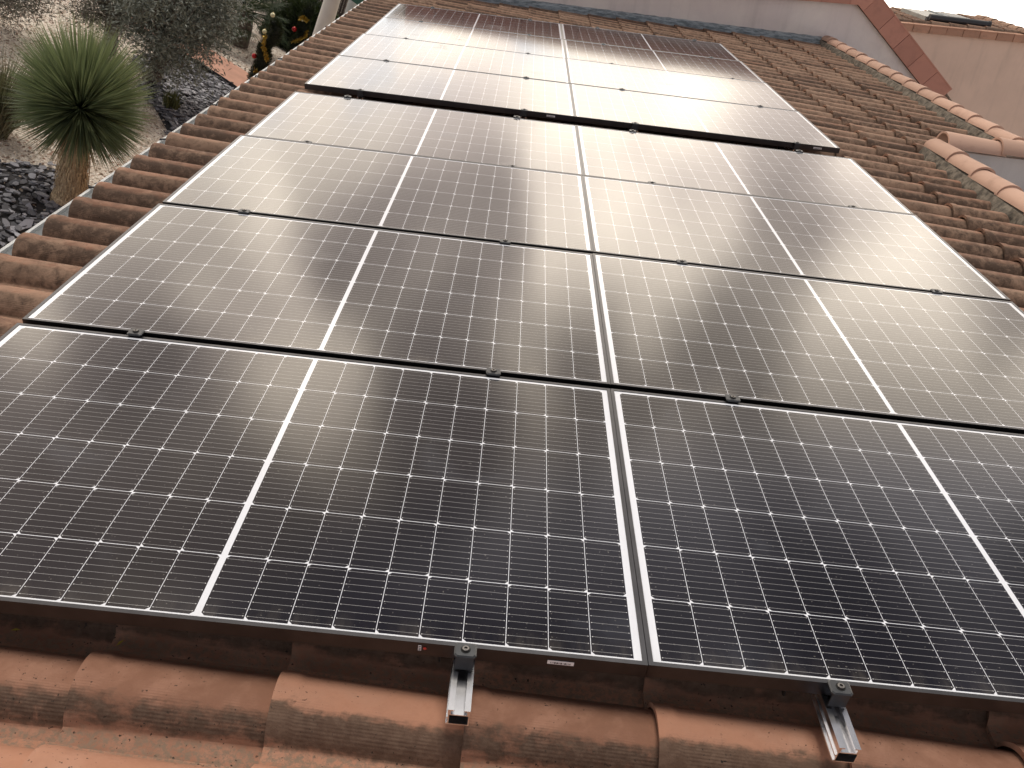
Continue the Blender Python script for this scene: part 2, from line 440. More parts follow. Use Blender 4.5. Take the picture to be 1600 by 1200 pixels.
# walls down to the ground (world-upright)
INV = ROOF.inverted()
mb = MB(); mb.box((-1.95, -1.0, -3.42), (2.3, 10.6, -1.15)); mb.build('house_wall', M_pink, house, INV)
mb = MB()
for k in range(0): pass
mb.box((XE+.02, -1.2, -.235), (XE+.045, YF+4, -.19)); mb.build('fascia', M_back, house)
# half-round gutter with brackets
gx0, gz0 = -2.318, -.246
gmb = MB(); rows = []
for yy in (-1.3, YF+.0):
    rows.append([(gx0-math.cos(a)*.062, yy, gz0-math.sin(a)*.06) for a in [PI*k/12 for k in range(13)]])
gmb.grid(rows); rows2 = [[(p[0]*1.0+(.004 if p[0] < gx0 else -.004), p[1], p[2]+.003) for p in r] for r in rows]; gmb.grid(rows2)
g = gmb.build('gutter', M_gutter, house, smooth=True)
mb = MB(); mb.tube([(gx0-.062, -1.3, gz0+.004), (gx0-.062, YF, gz0+.004)], .011, 8); mb.build('gutter_bead', M_gutter, g, smooth=True)
for k, yy in enumerate((1.93, 2.78, 3.66, 4.52, 5.38, 6.2, 7.1, 8.0)):
    mb = MB()
    mb.tube([(gx0-.075, yy, gz0-.01), (gx0-.066, yy+.006, gz0+.018), (gx0-.03, yy+.012, gz0+.022), (gx0-.02, yy, gz0+.004)], .005, 6)
    if k in (3, 4): mb.tube([(gx0-.03, yy-.03, gz0+.01), (gx0-.01, yy-.01, gz0+.05), (gx0+.03, yy+.02, gz0+.03)], .004, 5)
    mb.build('gutter_hook', M_bolt, g, smooth=True)

# ------------------------------------------------------------------ solar panels
def panel_proto():
    root = empty('solar_panel', ROOF)
    fr = MB(); L2 = PL/2; lw = .0105
    # frame: top lip, outer wall, inner return
    def rail(a, b_, n):   # a->b outer edge, n inward normal
        a, b_, n = Vector(a), Vector(b_), Vector(n)
        d = (b_-a).normalized()
        q = [(0, 0), (0, -PH), (.028, -PH), (.028, -PH+.002), (.002, -PH+.002), (.002, -.0055), (lw, -.0055), (lw, 0)]
        ra = []; rb = []
        for (o_, z_) in q:
            ra.append(a+n*o_+d*o_+Vector((0, 0, z_))); rb.append(b_+n*o_-d*o_+Vector((0, 0, z_)))
        fr.grid([ra+[ra[0]], rb+[rb[0]]])
    g_ = .0005
    rail((-L2+g_, 0, 0), (L2-g_, 0, 0), (0, 1, 0)); rail((L2-g_, PW, 0), (-L2+g_, PW, 0), (0, -1, 0))
    rail((-L2+g_, PW, 0), (-L2+g_, 0, 0), (1, 0, 0)); rail((L2-g_, 0, 0), (L2-g_, PW, 0), (-1, 0, 0))
    f = fr.build('frame', M_frame, root)
    bv = f.modifiers.new('edge', 'BEVEL'); bv.width = .0009; bv.segments = 1; bv.limit_method = 'ANGLE'
    gl = MB(); zt = -.0016
    gl.face([(-L2+lw-.001, lw-.001, zt), (L2-lw+.001, lw-.001, zt), (L2-lw+.001, PW-lw+.001, zt), (-L2+lw-.001, PW-lw+.001, zt)])
    gl.box((-L2+lw-.001, lw-.001, -.0060), (L2-lw+.001, PW-lw+.001, zt-.0004))
    gl.build('glass', M_glass, root)
    bs = MB(); bs.box((-L2+.03, .03, -.0065), (L2-.03, PW-.03, -.0062)); bs.build('backsheet', M_white, root)
    return root
OFF = [[-0.0119, -0.0008, -0.0002], [-0.0093, -0.0028, 0.0031], [-0.0039, -0.0027, 0.0022], [0.0046, 0.0063, -0.0051],
       [0.0062, 0.0009, 0.0066], [0.0035, -0.001, 0.0032], [0.0076, 0.0002, -0.003], [0.0032, -0.0001, -0.0068]]
ALL = []
ordn = ['front', 'second', 'third', 'fourth', 'fifth', 'sixth', 'seventh', 'last']
proto = panel_proto(); YROW = []
for r in range(8):
    y0 = r*(PW+.023568)+(.221 if r > 3 else 0)+OFF[r][1]; zz = OFF[r][2]+(-.013 if r > 3 else 0); YROW.append((y0, zz))
    for sidei, sname in ((-1, 'left'), (1, 'right')):
        o = proto if (r == 0 and sidei == -1) else copy_tree(proto)
        o.matrix_world = ROOF @ T((sidei*PL/2+OFF[r][0], y0, zz)) @ Matrix.Rotation(rnd.uniform(-.0012, .0012), 4, 'X') @ Matrix.Rotation(rnd.uniform(-.0008, .0008), 4, 'Y')
        if r == 0: lab = 'front row solar panel %s of the centre seam, its edge over bare clay tiles' % sname
        elif r == 3: lab = 'solar panel %s of the seam in the fourth row, just before the wide dark gap' % sname
        elif r == 4: lab = 'solar panel %s of the seam in the fifth row, just past the wide dark gap' % sname
        elif r == 7: lab = 'farthest solar panel %s of the seam, darkened by the reflected grey gable' % sname
        else: lab = 'solar panel %s of the centre seam in the %s row from the front' % (sname, ordn[r])
        ALL.append((r, sidei, o)); tag(o, lab, 'solar panel', 'solar panels mounted on the clay roof')
for (r, sidei, o) in ALL:
    def sticker(px, w_, h_, seed, barcode=True):
        rr = random.Random(seed); mb_ = MB(); zc_ = -.017
        mb_.box((px-w_/2, -.0012, zc_-h_/2), (px+w_/2, -.0004, zc_+h_/2)); st = mb_.build('serial_label', M_white, o)
        ink = MB(); xx = px-w_/2+.006
        while xx < px+w_/2-.006:
            wd = rr.choice((.0007, .0011, .0018, .003)); ink.box((xx, -.0018, zc_-h_*.30), (xx+wd, -.0013, zc_+h_*.12)); xx += wd+rr.choice((.0008, .0014, .002))
        ink.build('barcode', M_ink, st)
    if r == 0 and sidei == -1:
        sticker(.708, .052, .0095, 1)
        mb_ = MB(); mb_.box((.430, -.0012, -.021), (.436, -.0004, -.007)); mk = mb_.build('white_mark', M_white, o)
        mb_ = MB()
        for k in range(3): mb_.box((.431, -.0018, -.0195+k*.0045), (.435, -.0013, -.0175+k*.0045))
        mb_.build('ink_mark', M_ink, mk)
        mb_ = MB(); mb_.tube([(.443, -.0004, -.014), (.443, -.0016, -.014)], .0034, 12); mb_.build('red_mark', M_red, o)
    if r == 4 and sidei == -1: sticker(.72, .055, .011, 3)
    if r == 4 and sidei == 1: sticker(.73, .055, .011, 4)

# ------------------------------------------------------------------ rails and clamps
def rail_mesh(L):
    """open-top aluminium channel 40 x 40, hollow"""
    mb = MB(); W2 = .02; H = .04; th = .0022
    def bar(x0, z0, x1, z1, ya=0, yb=L): mb.box((x0, ya, z0), (x1, yb, z1))
    bar(-W2, -H, W2, -H+th)                                   # bottom
    bar(-W2, -H+th, -W2+th, -.012); bar(W2-th, -H+th, W2, -.012)      # lower side walls
    bar(-W2+th, -.0145, W2-th, -.0122)                        # web under the slot
    bar(-W2-.0008, -.012, -W2+.0048, 0); bar(W2-.0048, -.012, W2+.0008, 0)  # lips
    bar(-W2+.0048, -.0028, -W2+.0105, 0); bar(W2-.0105, -.0028, W2-.0048, 0)
    bar(-W2-.0035, -H, -W2, -H+.004); bar(-W2-.003, -.024, -W2, -.021)  # side ribs
    return mb
def clamp(parent, x, y, z, end=False, dy=1):
    mb = MB(); w2, l2 = .0215, .018
    c = .005
    poly = [(-w2+c, -l2), (w2-c, -l2), (w2, -l2+c), (w2, l2-c), (w2-c, l2), (-w2+c, l2), (-w2, l2-c), (-w2, -l2+c)]
    inner = [(a*.86, b_*.84) for a, b_ in poly]
    mb.grid([[(a, b_, .0008) for a, b_ in poly], [(a, b_, .0045) for a, b_ in poly], [(a, b_, .0068) for a, b_ in inner]], close=True)
    mb.face([(a, b_, .0068) for a, b_ in inner])
    mb.face([(a, b_, .0008) for a, b_ in reversed(poly)])
    if end:                                                    # leg down the panel's outer side
        mb.box((-w2+.004, -.0145 if dy > 0 else .0115, -.033), (w2-.004, -.0115 if dy > 0 else .0145, .0008))
    else:
        mb.box((-w2+.004, -.0035, -.033), (w2-.004, .0035, .0008))
    cb = mb.build('clamp', M_clamp, parent, T((x, y, z)), smooth=False)
    bo = MB(); bo.tube([(0, 0, .0058), (0, 0, .0073)], [.0095, .0095], 20); rg = bo.build('washer_recess', M_dark, cb, smooth=False)
    ring = MB(); n = 16
    ring.grid([[(math.cos(2*PI*k/n)*r_, math.sin(2*PI*k/n)*r_, z_) for k in range(n)] for r_, z_ in ((.0068, .0066), (.0068, .0105), (.0060, .0112), (.0033, .0112), (.0033, .0080), (.0001, .0080))], close=True)
    ring.build('bolt_head', M_steel, cb, smooth=False)
    return cb
rails = [(-1.425, 'leftmost'), (-.368, 'second from the left'), (.362, 'third from the left'), (1.428, 'rightmost')]
for grp in (0, 1):
    ya = -.118 if grp == 0 else YROW[4][0]-.035
    ye = (YROW[3][0]+PW+.05) if grp == 0 else YROW[7][0]+PW+.05
    for (rx, nm) in rails:
        x = rx+(.0 if grp == 0 else .04)
        root = empty('mounting_rail', ROOF @ T((x, ya, -PH+YROW[4*grp][1]-.0015)))
        where = 'near panel array' if grp == 0 else 'far panel array'
        lab = 'aluminium mounting rail under the %s, %s of its four' % (where, nm)
        if grp == 0 and rx in (-.368, .362):
            lab = 'bare aluminium rail end sticking out over the clay tiles %s of the centre seam' % ('left' if rx < 0 else 'right')
        tag(root, lab, 'mounting rail', 'aluminium rails carrying the solar panels')
        b_ = rail_mesh(ye-ya).build('rail_bar', M_alu, root)
        ys = []
        for r in range(4*grp, 4*grp+4):
            if r == 4*grp: ys.append((YROW[r][0]-.0125, True, 1, YROW[r][1]))
            else: ys.append((YROW[r][0]-.0118, False, 1, YROW[r][1]))
        ys.append((YROW[4*grp+3][0]+PW+.0125, True, -1, YROW[4*grp+3][1]))
        for (cyy, e, dd, zz) in ys:
            clamp(root, rnd.uniform(-.003, .003) if cyy > .2 else 0, cyy-ya, PH+.002+zz-YROW[4*grp][1], e, dd)
        # roof hooks holding the rail on the tiles
        for hy in ([.21, 1.5, 2.8, 4.0] if grp == 0 else [.3, 1.6, 2.9, 4.0]):
            hk = MB()
            hk.box((-.052, hy-.018, -.085), (-.022, hy+.018, -.080)); hk.box((-.026, hy-.018, -.080), (-.0225, hy+.018, -.002))
            hk.box((-.052, hy-.018, -.100), (-.048, hy+.018, -.085))
            hk.build('roof_hook', M_steel, root)

# ------------------------------------------------------------------ far building with the grey gable
GY = 10.56
fh = empty('grey_gabled_house', ROOF)
tag(fh, 'grey stucco gable end with red clay verge tiles rising beyond the far panels', 'house')
P90 = Matrix(((1, 0, 0, 0), (0, 0, 1, 0), (0, 1, 0, 0), (0, 0, 0, 1)))   # (x, z, y) polygon in the x-z plane
LS = .042
AX, AZ = 3.74, .385
def lz(x): return AZ-(AX-x)*LS
def rz(x): return AZ-(x-AX)*.755
mb = MB(); mb.prism([(-1.95, -4), (8, -4), (8, rz(8)), (AX, AZ), (-1.95, lz(-1.95))], GY, GY+.3, P90)
mb.build('gable_wall', M_stucco, fh)
# flat verge tiles in a band
vb = MB(); bw = .235
def verge(p0, d, n, L, up):
    for i in range(n):
        tn = rnd.random(); a = Vector(p0)+Vector(d)*(i*L+.003); b_ = Vector(p0)+Vector(d)*((i+1)*L-.003)
        u = Vector(up); o1 = rnd.uniform(-.003, .003)
        poly = [(a.x, a.y), (b_.x, b_.y), (b_.x+u.x, b_.y+u.y), (a.x+u.x, a.y+u.y)]
        vb.prism(poly, GY-.075+o1, GY-.045+o1, P90, tn)
        a2 = a+u; b2 = b_+u; u2 = u.normalized()*.016
        vb.prism([(a2.x, a2.y), (b2.x, b2.y), (b2.x+u2.x, b2.y+u2.y), (a2.x+u2.x, a2.y+u2.y)], GY-.08+o1, GY+.25, P90, tn)
dl = Vector((-1, -LS)).normalized(); dr = Vector((1, -.755)).normalized()
ul = Vector((-dl.y, dl.x))*-1; ul = Vector((LS, 1)).normalized()*0+Vector((-LS, 1)).normalized()*.27
ur = Vector((.755, 1)).normalized()*bw
verge((AX-.10, lz(AX-.10)), dl, 15, .37, ul)
verge((AX+.085, rz(AX+.085)), dr, 5, .325, ur)
tn = .9
vb.prism([(AX-.102, lz(AX-.102)), (AX, AZ), (AX+.083, rz(AX+.083)), (AX+.083+ur.x, rz(AX+.083)+ur.y), (AX+.03, AZ+bw*1.12), (AX-.102+ul.x, lz(AX-.102)+ul.y)], GY-.082, GY-.048, P90, tn)
vb.build('verge_tiles', M_rake, fh)
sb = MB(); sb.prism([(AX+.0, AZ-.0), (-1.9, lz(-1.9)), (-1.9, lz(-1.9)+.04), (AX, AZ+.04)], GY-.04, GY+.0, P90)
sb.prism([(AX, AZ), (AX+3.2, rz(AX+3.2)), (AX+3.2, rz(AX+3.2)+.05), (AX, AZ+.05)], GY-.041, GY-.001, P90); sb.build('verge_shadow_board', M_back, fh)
# strip of thin moulding continuing below the last verge tile
e0 = Vector((AX+.085, rz(AX+.085)))+dr*5*.325
mb = MB(); mb.prism([(e0.x, e0.y+.10), (e0.x+.5, e0.y+.10-.5*.755), (e0.x+.5, e0.y+.04-.5*.755), (e0.x, e0.y+.04)], GY-.07, GY-.045, P90); mb.build('verge_end', M_rake, fh)
# its roof slopes
mwL = T((0, 0, AZ+bw*1.0)) @ T((AX, 0, 0)) @ Matrix.Rotation(-math.atan(LS), 4, 'Y') @ T((-16*TL, 0, .17))
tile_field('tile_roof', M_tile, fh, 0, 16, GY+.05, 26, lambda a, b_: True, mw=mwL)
mwR = T((AX, 0, AZ+bw*.75)) @ Matrix.Rotation(math.atan(.755), 4, 'Y') @ T((0, 0, .17))
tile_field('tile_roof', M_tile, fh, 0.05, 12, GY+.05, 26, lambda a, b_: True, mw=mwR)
mb = MB(); barrel_row(mb, (AX, GY, AZ+.26), (0, 1, 0), (1, 0, 0), (0, 0, 1), 15, .372, .10); mb.build('ridge_cap', M_cap, fh, smooth=True)
# zinc flashing where the panelled roof meets the gable wall
mb = MB(); n = 90; rows = []
for i in range(n+1):
    xx = -2.0+(3.42+2.0)*i/n; wv = .006*math.sin(i*1.9)+.004*rnd.uniform(-1, 1)
    rows.append([(xx, GY-.10+wv, -.115), (xx, GY-.05, -.105+wv), (xx, GY-.012, -.085), (xx, GY-.010, -.04+wv*.4), (xx, GY-.002, -.037+wv*.4)])
mb.grid(rows); fl = mb.build('zinc_flashing', M_zinc, house, smooth=True)
# walls of the far house
mb = MB(); mb.box((-1.6, 10.9, -3.42), (6.6, 16, -1.6)); mb.build('house_wall', M_stucco, fh, INV)

# ------------------------------------------------------------------ pink building on the right
PYY = 17.0
pk = empty('pink_house', ROOF)
tag(pk, 'pink stucco house with pale tiled roof under the open sky at the right', 'house')
PZ0, PSL = -.465, .022
def pz(x): return PZ0+(x-7.07)*PSL
mb = MB(); mb.prism([(2.5, -9), (14, -9), (14, pz(9.56)-4.44*.72), (9.56, pz(9.56)+.02), (2.5, pz(2.5)+.02)], PYY, PYY+.25, P90); mb.build('gable_wall', M_pink, pk)
vb = MB()
for i in range(19):
    a = 3.2+i*.335; tn = rnd.random(); o1 = rnd.uniform(-.006, .006)
    vb.prism([(a+.006, pz(a)), (a+.329, pz(a+.335)), (a+.329, pz(a+.335)+.125), (a+.006, pz(a)+.125)], PYY-.08+o1, PYY-.03+o1, P90, tn)
    vb.prism([(a+.006, pz(a)+.125), (a+.329, pz(a+.335)+.125), (a+.329, pz(a+.335)+.145), (a+.006, pz(a)+.145)], PYY-.09+o1, PYY+.2, P90, tn)
for i in range(10):
    a = 9.57+i*.27; z_ = pz(9.56)-(i*.27)*.72; tn = rnd.random()
    vb.prism([(a+.004, z_), (a+.266, z_-.27*.72), (a+.266, z_-.27*.72+.14), (a+.004, z_+.14)], PYY-.085, PYY-.03, P90, tn)
vb.build('verge_tiles', M_rake_pale, pk)
mwp = T((0, 0, pz(0)+.30)) @ Matrix.Rotation(-math.atan(PSL), 4, 'Y')
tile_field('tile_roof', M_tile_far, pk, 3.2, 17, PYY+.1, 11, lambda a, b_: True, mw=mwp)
mb = MB(); mb.prism([(3.2, pz(3.2)+.0), (9.45, pz(9.45)+.0), (9.45, pz(9.45)+.1), (3.2, pz(3.2)+.1)], PYY+.05, PYY+2.25, P90); mb.build('roof_deck', M_back, pk)
mb = MB(); barrel_row(mb, (9.53, PYY, pz(9.5)+.155), (0, 1, 0), (1, 0, 0), (0, 0, 1), 6, .37, .10); mb.build('ridge_cap', M_tile_far, pk, smooth=True)

mwb = T((9.56, 0, pz(9.56)+.30)) @ Matrix.Rotation(math.atan(.72), 4, 'Y')
tile_field('back_slope', M_tile_far, pk, .05, 9, PYY+.1, 10, lambda a, b_: True, mw=mwb)
# roof shutter box on the pink roof
def roofpt(x, y, h): return (x, y, pz(x)+.30-.11+h)
rw = empty('roof_window', ROOF @ T(roofpt(7.72, 17.38, -.01)))
tag(rw, 'grey shuttered roof window with a dark roller box on the pink house roof', 'roof window')
mb = MB(); mb.box((-.12, .02, 0), (1.06, 1.35, .075)); mb.build('shutter', simple('shutter_grey', (.33, .33, .30), .55, .2, .15, 5), rw)
mb = MB(); mb.box((.45, .02, .076), (.51, 1.35, .10)); mb.build('side_rail', M_zinc, rw)
mb = MB(); mb.tube([(-.08, -.05, .075), (1.14, -.05, .075)], .062, 14); mb.tube([(1.12, -.05, .075), (1.16, -.05, .075)], .072, 14); mb.build('roller_box', simple('roller_dark', (.03, .032, .035), .45), rw, smooth=True)
mb = MB(); mb.box((.58, .30, .0765), (1.0, 1.25, .095)); mb.build('shutter_slats', simple('slat_grey', (.22, .22, .21), .6), rw)

# ------------------------------------------------------------------ garden ground
GZ = -3.4
mt, t, b = material('cream_gravel'); co = t.coord()
vo = t.new('ShaderNodeTexVoronoi'); t.put(vo.inputs['Vector'], co); vo.inputs['Scale'].default_value = 38
vo2 = t.new('ShaderNodeTexVoronoi'); t.put(vo2.inputs['Vector'], co); vo2.inputs['Scale'].default_value = 17
h1, s1, v1 = t.sep(vo.outputs['Color'])
c = t.mix(h1, (.55, .46, .37), (.88, .80, .70)); c = t.mix(t.ramp(s1, .8, .95), c, (.30, .17, .12))
c = t.mix(t.ramp(t.noise(co, 2.2, 5, .65), .52, .70), c, tuple((.42, .33, .25)))
c = t.mix(t.ramp(t.noise(co, 26, 3, .6), .60, .7), c, (.10, .075, .05))
t.put(b.inputs['Base Color'], c); b.inputs['Roughness'].default_value = .95
t.put(b.inputs['Normal'], t.bump(t.math('ADD', vo.outputs['Distance'], vo2.outputs['Distance']), .9, .02)); M_gravel = mt
mb = MB(); mb.face([(-300, -300, GZ), (300, -300, GZ), (300, 300, GZ), (-300, 300, GZ)])
tag(mb.build('ground', M_gravel), kind='structure')
# loose pebbles over the sheet
mb = MB()
for k in range(5200):
    px = rnd.uniform(-7.2, -2.2); py = rnd.uniform(6.5, 15)
    r_ = rnd.uniform(.008, .022); a = rnd.uniform(0, 6)
    c0 = Vector((px, py, GZ+r_*.3)); s5 = [c0+Vector((math.cos(a+q*1.26)*r_*rnd.uniform(.7, 1.2), math.sin(a+q*1.26)*r_*rnd.uniform(.7, 1.2), 0)) for q in range(5)]
    top = c0+Vector((rnd.uniform(-.3, .3)*r_, rnd.uniform(-.3, .3)*r_, r_*.7)); tn = rnd.random()
    for q in range(5): mb.face([s5[q], s5[(q+1) % 5], top], tint=tn)
mt, t, b = material('pebble'); t.put(b.inputs['Base Color'], t.mix(tint_attr(t), (.25, .18, .13), (.66, .57, .47))); b.inputs['Roughness'].default_value = .9
tag(mb.build('pebbles', mt), 'loose cream pebbles scattered over the garden gravel', 'gravel', kind='stuff')
# dark soil sheets under the slate
def inpoly(px, py, poly):
    c = False; j = len(poly)-1
    for i in range(len(poly)):
        xi, yi = poly[i]; xj, yj = poly[j]
        if (yi > py) != (yj > py) and px < (xj-xi)*(py-yi)/(yj-yi)+xi: c = not c
        j = i
    return c
S1 = [(-6.5, 6.6), (-4.75, 7.15), (-4.45, 7.5), (-4.2, 7.6), (-3.95, 7.5), (-3.72, 7.55), (-3.45, 7.2), (-3.0, 6.9), (-2.0, 6.6), (-2.0, 2.5), (-6.5, 2.5)]
S2 = [(-5.2, 12.0), (-4.9, 11.3), (-4.55, 10.6), (-4.2, 10.1), (-3.85, 9.6), (-3.3, 9.3), (-2.2, 9.1), (-2.2, 11.25), (-3.0, 11.75), (-3.62, 12.13), (-4.22, 12.46), (-4.85, 12.8)]
S3 = [(-3.80, 14.4), (-3.0, 13.9), (-2.4, 15.2), (-2.9, 16.0), (-3.75, 15.6)]
M_soil = simple('dark_soil', (.035, .033, .035), .95, var=.4, scale=20)
mt, t, b = material('slate'); tn = tint_attr(t); co = t.coord()
t.put(b.inputs['Base Color'], t.mix(tn, (.06, .06, .068), (.36, .36, .40))); t.put(b.inputs['Roughness'], t.ramp(tn, 0, 1, .75, .48))
t.put(b.inputs['Normal'], t.bump(t.noise(co, 60, 4, .6), .4, .004)); M_slate = mt
def slate(poly, n, label):
    xs = [p[0] for p in poly]; ys = [p[1] for p in poly]
    so_ = MB(); so_.prism(poly, GZ+.0, GZ+.006); tag(so_.build('soil', M_soil), kind='structure')
    mb = MB(); k = 0
    while k < n:
        px = rnd.uniform(min(xs), max(xs)); py = rnd.uniform(min(ys), max(ys))
        e = noise.noise(Vector((px*3, py*3, 0)))*.22
        if not inpoly(px+e, py+e, poly): continue
        k += 1
        r_ = rnd.uniform(.022, .060)*rnd.uniform(.7, 1.15); m_ = rnd.randint(5, 7); a0 = rnd.uniform(0, 6)
        pts = [(math.cos(a0+q*2*PI/m_)*r_*rnd.uniform(.65, 1.15)*1.25, math.sin(a0+q*2*PI/m_)*r_*rnd.uniform(.6, 1.1)*.8) for q in range(m_)]
        M_ = T((px, py, GZ+rnd.uniform(.01, .05))) @ Matrix.Rotation(rnd.gauss(0, .20), 4, 'X') @ Matrix.Rotation(rnd.gauss(0, .20), 4, 'Y') @ Matrix.Rotation(rnd.uniform(0, 6), 4, 'Z')
        mb.prism(pts, 0, rnd.uniform(.005, .012), M_, rnd.random()**1.6)
    tag(mb.build('slate_chips', M_slate), label, 'slate chips', kind='stuff')
slate(S1, 5200, 'dark slate chips spread round the foot of the spiky yucca')
slate(S2, 5200, 'blue grey slate chips between the olive tree and the pink path')
slate(S3, 1200, 'patch of slate chips behind the decorated topiaries')
# path
PA = [(-6.2, 13.3), (-4.22, 12.50), (-3.62, 12.17), (-2.2, 11.3), (-2.2, 12.1), (-3.32, 12.95), (-4.73, 13.6), (-6.2, 14.3)]
mb = MB(); mb.prism(PA, GZ, GZ+.06)
tag(mb.build('path', simple('pink_concrete', (.55, .30, .215), .85, var=.12, scale=3, bump=.3)), kind='structure')
mb = MB(); pr = [(-6.2, 13.3), (-4.22, 12.50), (-3.62, 12.17), (-2.2, 11.3)]
for a, b_ in zip(pr[:-1], pr[1:]): 
    dx, dy = b_[0]-a[0], b_[1]-a[1]; l = math.hypot(dx, dy); nx_, ny_ = dy/l*-.03, dx/l*.03
    mb.prism([(a[0]-nx_*-1, a[1]-ny_), (b_[0]-nx_*-1, b_[1]-ny_), (b_[0], b_[1]-.004), (a[0], a[1]-.004)], GZ, GZ+.085)
tag(mb.build('kerb', M_soil), kind='structure')

# ------------------------------------------------------------------ vegetation
def leaf_mat(name, c1, c2, rough=.55, trans=.35, tip=None):
    mt, t, b = material(name); tn = tint_attr(t); u, v, _ = t.sep(t.coord('UV'))
    c = t.mix(tn, c1, c2)
    if tip: c = t.mix(t.ramp(u, .0, 1.0), c, tip)
    t.put(b.inputs['Base Color'], c); b.inputs['Roughness'].default_value = rough
    tr = t.new('ShaderNodeBsdfTranslucent'); t.put(tr.inputs['Color'], t.mix(.5, c, (.12, .17, .03), 'MIX'))
    ms = t.new('ShaderNodeMixShader'); ms.inputs[0].default_value = trans
    t.l.new(b.outputs[0], ms.inputs[1]); t.l.new(tr.outputs[0], ms.inputs[2]); t.l.new(ms.outputs[0], t.n['Material Output'].inputs[0])
    return mt
# yucca: shaggy trunk and a globe of narrow stiff leaves
yb = Vector((-3.89, 6.98, GZ)); yh = Vector((-4.0, 7.12, -2.52))
yu = empty('yucca', T(yb)); tag(yu, 'round blue green spiky yucca on a shaggy straw trunk in slate chips', 'yucca')
mb = MB(); hd = yh-yb; N = 14; 
rows = []
for i in range(N+1):
    f_ = i/N; r_ = .150-.03*min(1, f_*2.2)+.012*math.sin(f_*34)
    if f_ < .12: r_ += .035*(1-f_/.12)
    rows.append([hd*f_+Vector((math.cos(2*PI*k/18)*r_*(1+.05*math.sin(k*5+i)), math.sin(2*PI*k/18)*r_, 0)) for k in range(18)])
mb.grid(rows, close=True)
mt, t, b = material('yucca_bark'); co = t.coord()
t.put(b.inputs['Base Color'], t.mix(t.ramp(t.noise(t.scalev(co, (60, 60, 9)), 1, 5, .7), .3, .7), (.30, .20, .115), (.68, .52, .33))); b.inputs['Roughness'].default_value = .95
t.put(b.inputs['Normal'], t.bump(t.noise(t.scalev(co, (80, 80, 10)), 1, 4, .7), .9, .02))
mb.build('trunk', mt, yu, smooth=True)
mb = MB()
for k in range(1500):                                       # dead leaf bases hanging on the trunk
    f_ = rnd.uniform(.03, 1); a = rnd.uniform(0, 2*PI); c0 = hd*f_; r_ = .128+.03*(1-f_)
    d = Vector((math.cos(a), math.sin(a), 0)); s_ = Vector((-d.y, d.x, 0))*.006; l = rnd.uniform(.04, .10)
    p0 = c0+d*r_; p1 = c0+d*(r_+.012)+Vector((0, 0, -l)); mb.face([p0-s_, p0+s_, p1], tint=rnd.random())
mt, t, b = material('dry_leaf'); t.put(b.inputs['Base Color'], t.mix(tint_attr(t), (.24, .16, .09), (.62, .47, .28))); b.inputs['Roughness'].default_value = .9
mb.build('dry_leaves', mt, yu)
mb = MB(); M_yl = leaf_mat('yucca_leaf', (.115, .15, .095), (.31, .36, .19), .40, .35)
for k in range(3400):
    zf = rnd.uniform(-.72, 1); a = rnd.uniform(0, 2*PI); r_ = math.sqrt(1-zf*zf)
    d = Vector((r_*math.cos(a), r_*math.sin(a), zf)); d += Vector((-.05, .02, .10)); d.normalize()
    L = rnd.uniform(.55, .69)*(1+.36*max(0, zf))*(1 if rnd.random() > .06 else rnd.uniform(.6, 1.12)); wv = rnd.uniform(.005, .0085)
    s_ = d.cross(Vector((rnd.uniform(-1, 1), rnd.uniform(-1, 1), rnd.uniform(-1, 1)))).normalized()*wv
    sag = Vector((0, 0, -1))*L*.05*(1-abs(zf))*rnd.uniform(.5, 2.0)
    c0 = hd+Vector((0, 0, .05)); q0 = c0+d*.05; q1 = c0+d*L*.55+sag*.3; q2 = c0+d*L+sag
    tn = min(1, max(0, rnd.gauss(.35+.35*max(0, zf), .22)))  # upward leaves tinted lighter: light from above put into their colour
    mb.face([q0-s_, q0+s_, q1+s_, q1-s_], [(0, 0), (0, 1), (.5, 1), (.5, 0)], tn); mb.face([q1-s_, q1+s_, q2], [(.5, 0), (.5, 1), (1, .5)], tn)
mb.build('crown', M_yl, yu)

mb = MB()
for k in range(150):
    a = rnd.uniform(0, 2*PI); zf = rnd.uniform(-1.3, -.35); d = Vector((math.cos(a), math.sin(a), zf)).normalized(); L = rnd.uniform(.25, .55)
    s_ = d.cross(Vector((0, 0, 1))).normalized()*.004; c0 = hd+Vector((0, 0, .02))+d*.06; mb.face([c0-s_, c0+s_, c0+d*L*.6+s_, c0+d*L*.6-s_], tint=rnd.random()); mb.face([c0+d*L*.6-s_, c0+d*L*.6+s_, c0+d*L+Vector((0, 0, -.08))], tint=rnd.random())
mb.build('dead_leaf_skirt', mt, yu)
# feathery dry shrub behind-left of the yucca
def wisp(name, base, n, rad, h, mat, label, cat, group=None, spread=1.0, wid=.004):
    mb = MB()
    for k in range(n):
        a = rnd.uniform(0, 2*PI); rr = rnd.random()**.6*rad
        d = Vector((math.cos(a)*rr*spread, math.sin(a)*rr*spread, h*rnd.uniform(.45, 1.0)))
        p0 = Vector((rnd.gauss(0, .04), rnd.gauss(0, .04), 0)); s_ = d.cross(Vector((rnd.uniform(-1, 1), rnd.uniform(-1, 1), .2))).normalized()*wid
        mid = p0+d*.5+Vector((0, 0, h*.12)); mb.face([p0-s_, p0+s_, mid+s_, mid-s_], tint=rnd.random()); mb.face([mid-s_, mid+s_, p0+d], tint=rnd.random())
    o = mb.build(name, mat, None, T(base)); tag(o, label, cat, group); return o
M_dryg = leaf_mat('dry_grass', (.10, .095, .05), (.24, .21, .13), .8, .2)
M_tuft = leaf_mat('tuft_green', (.06, .07, .02), (.15, .15, .06), .7, .2)
wisp('feather_grass', (-5.05, 7.75, GZ), 1100, .62, .95, M_dryg, 'wispy olive brown grass clump on the gravel behind the yucca', 'grass clump')
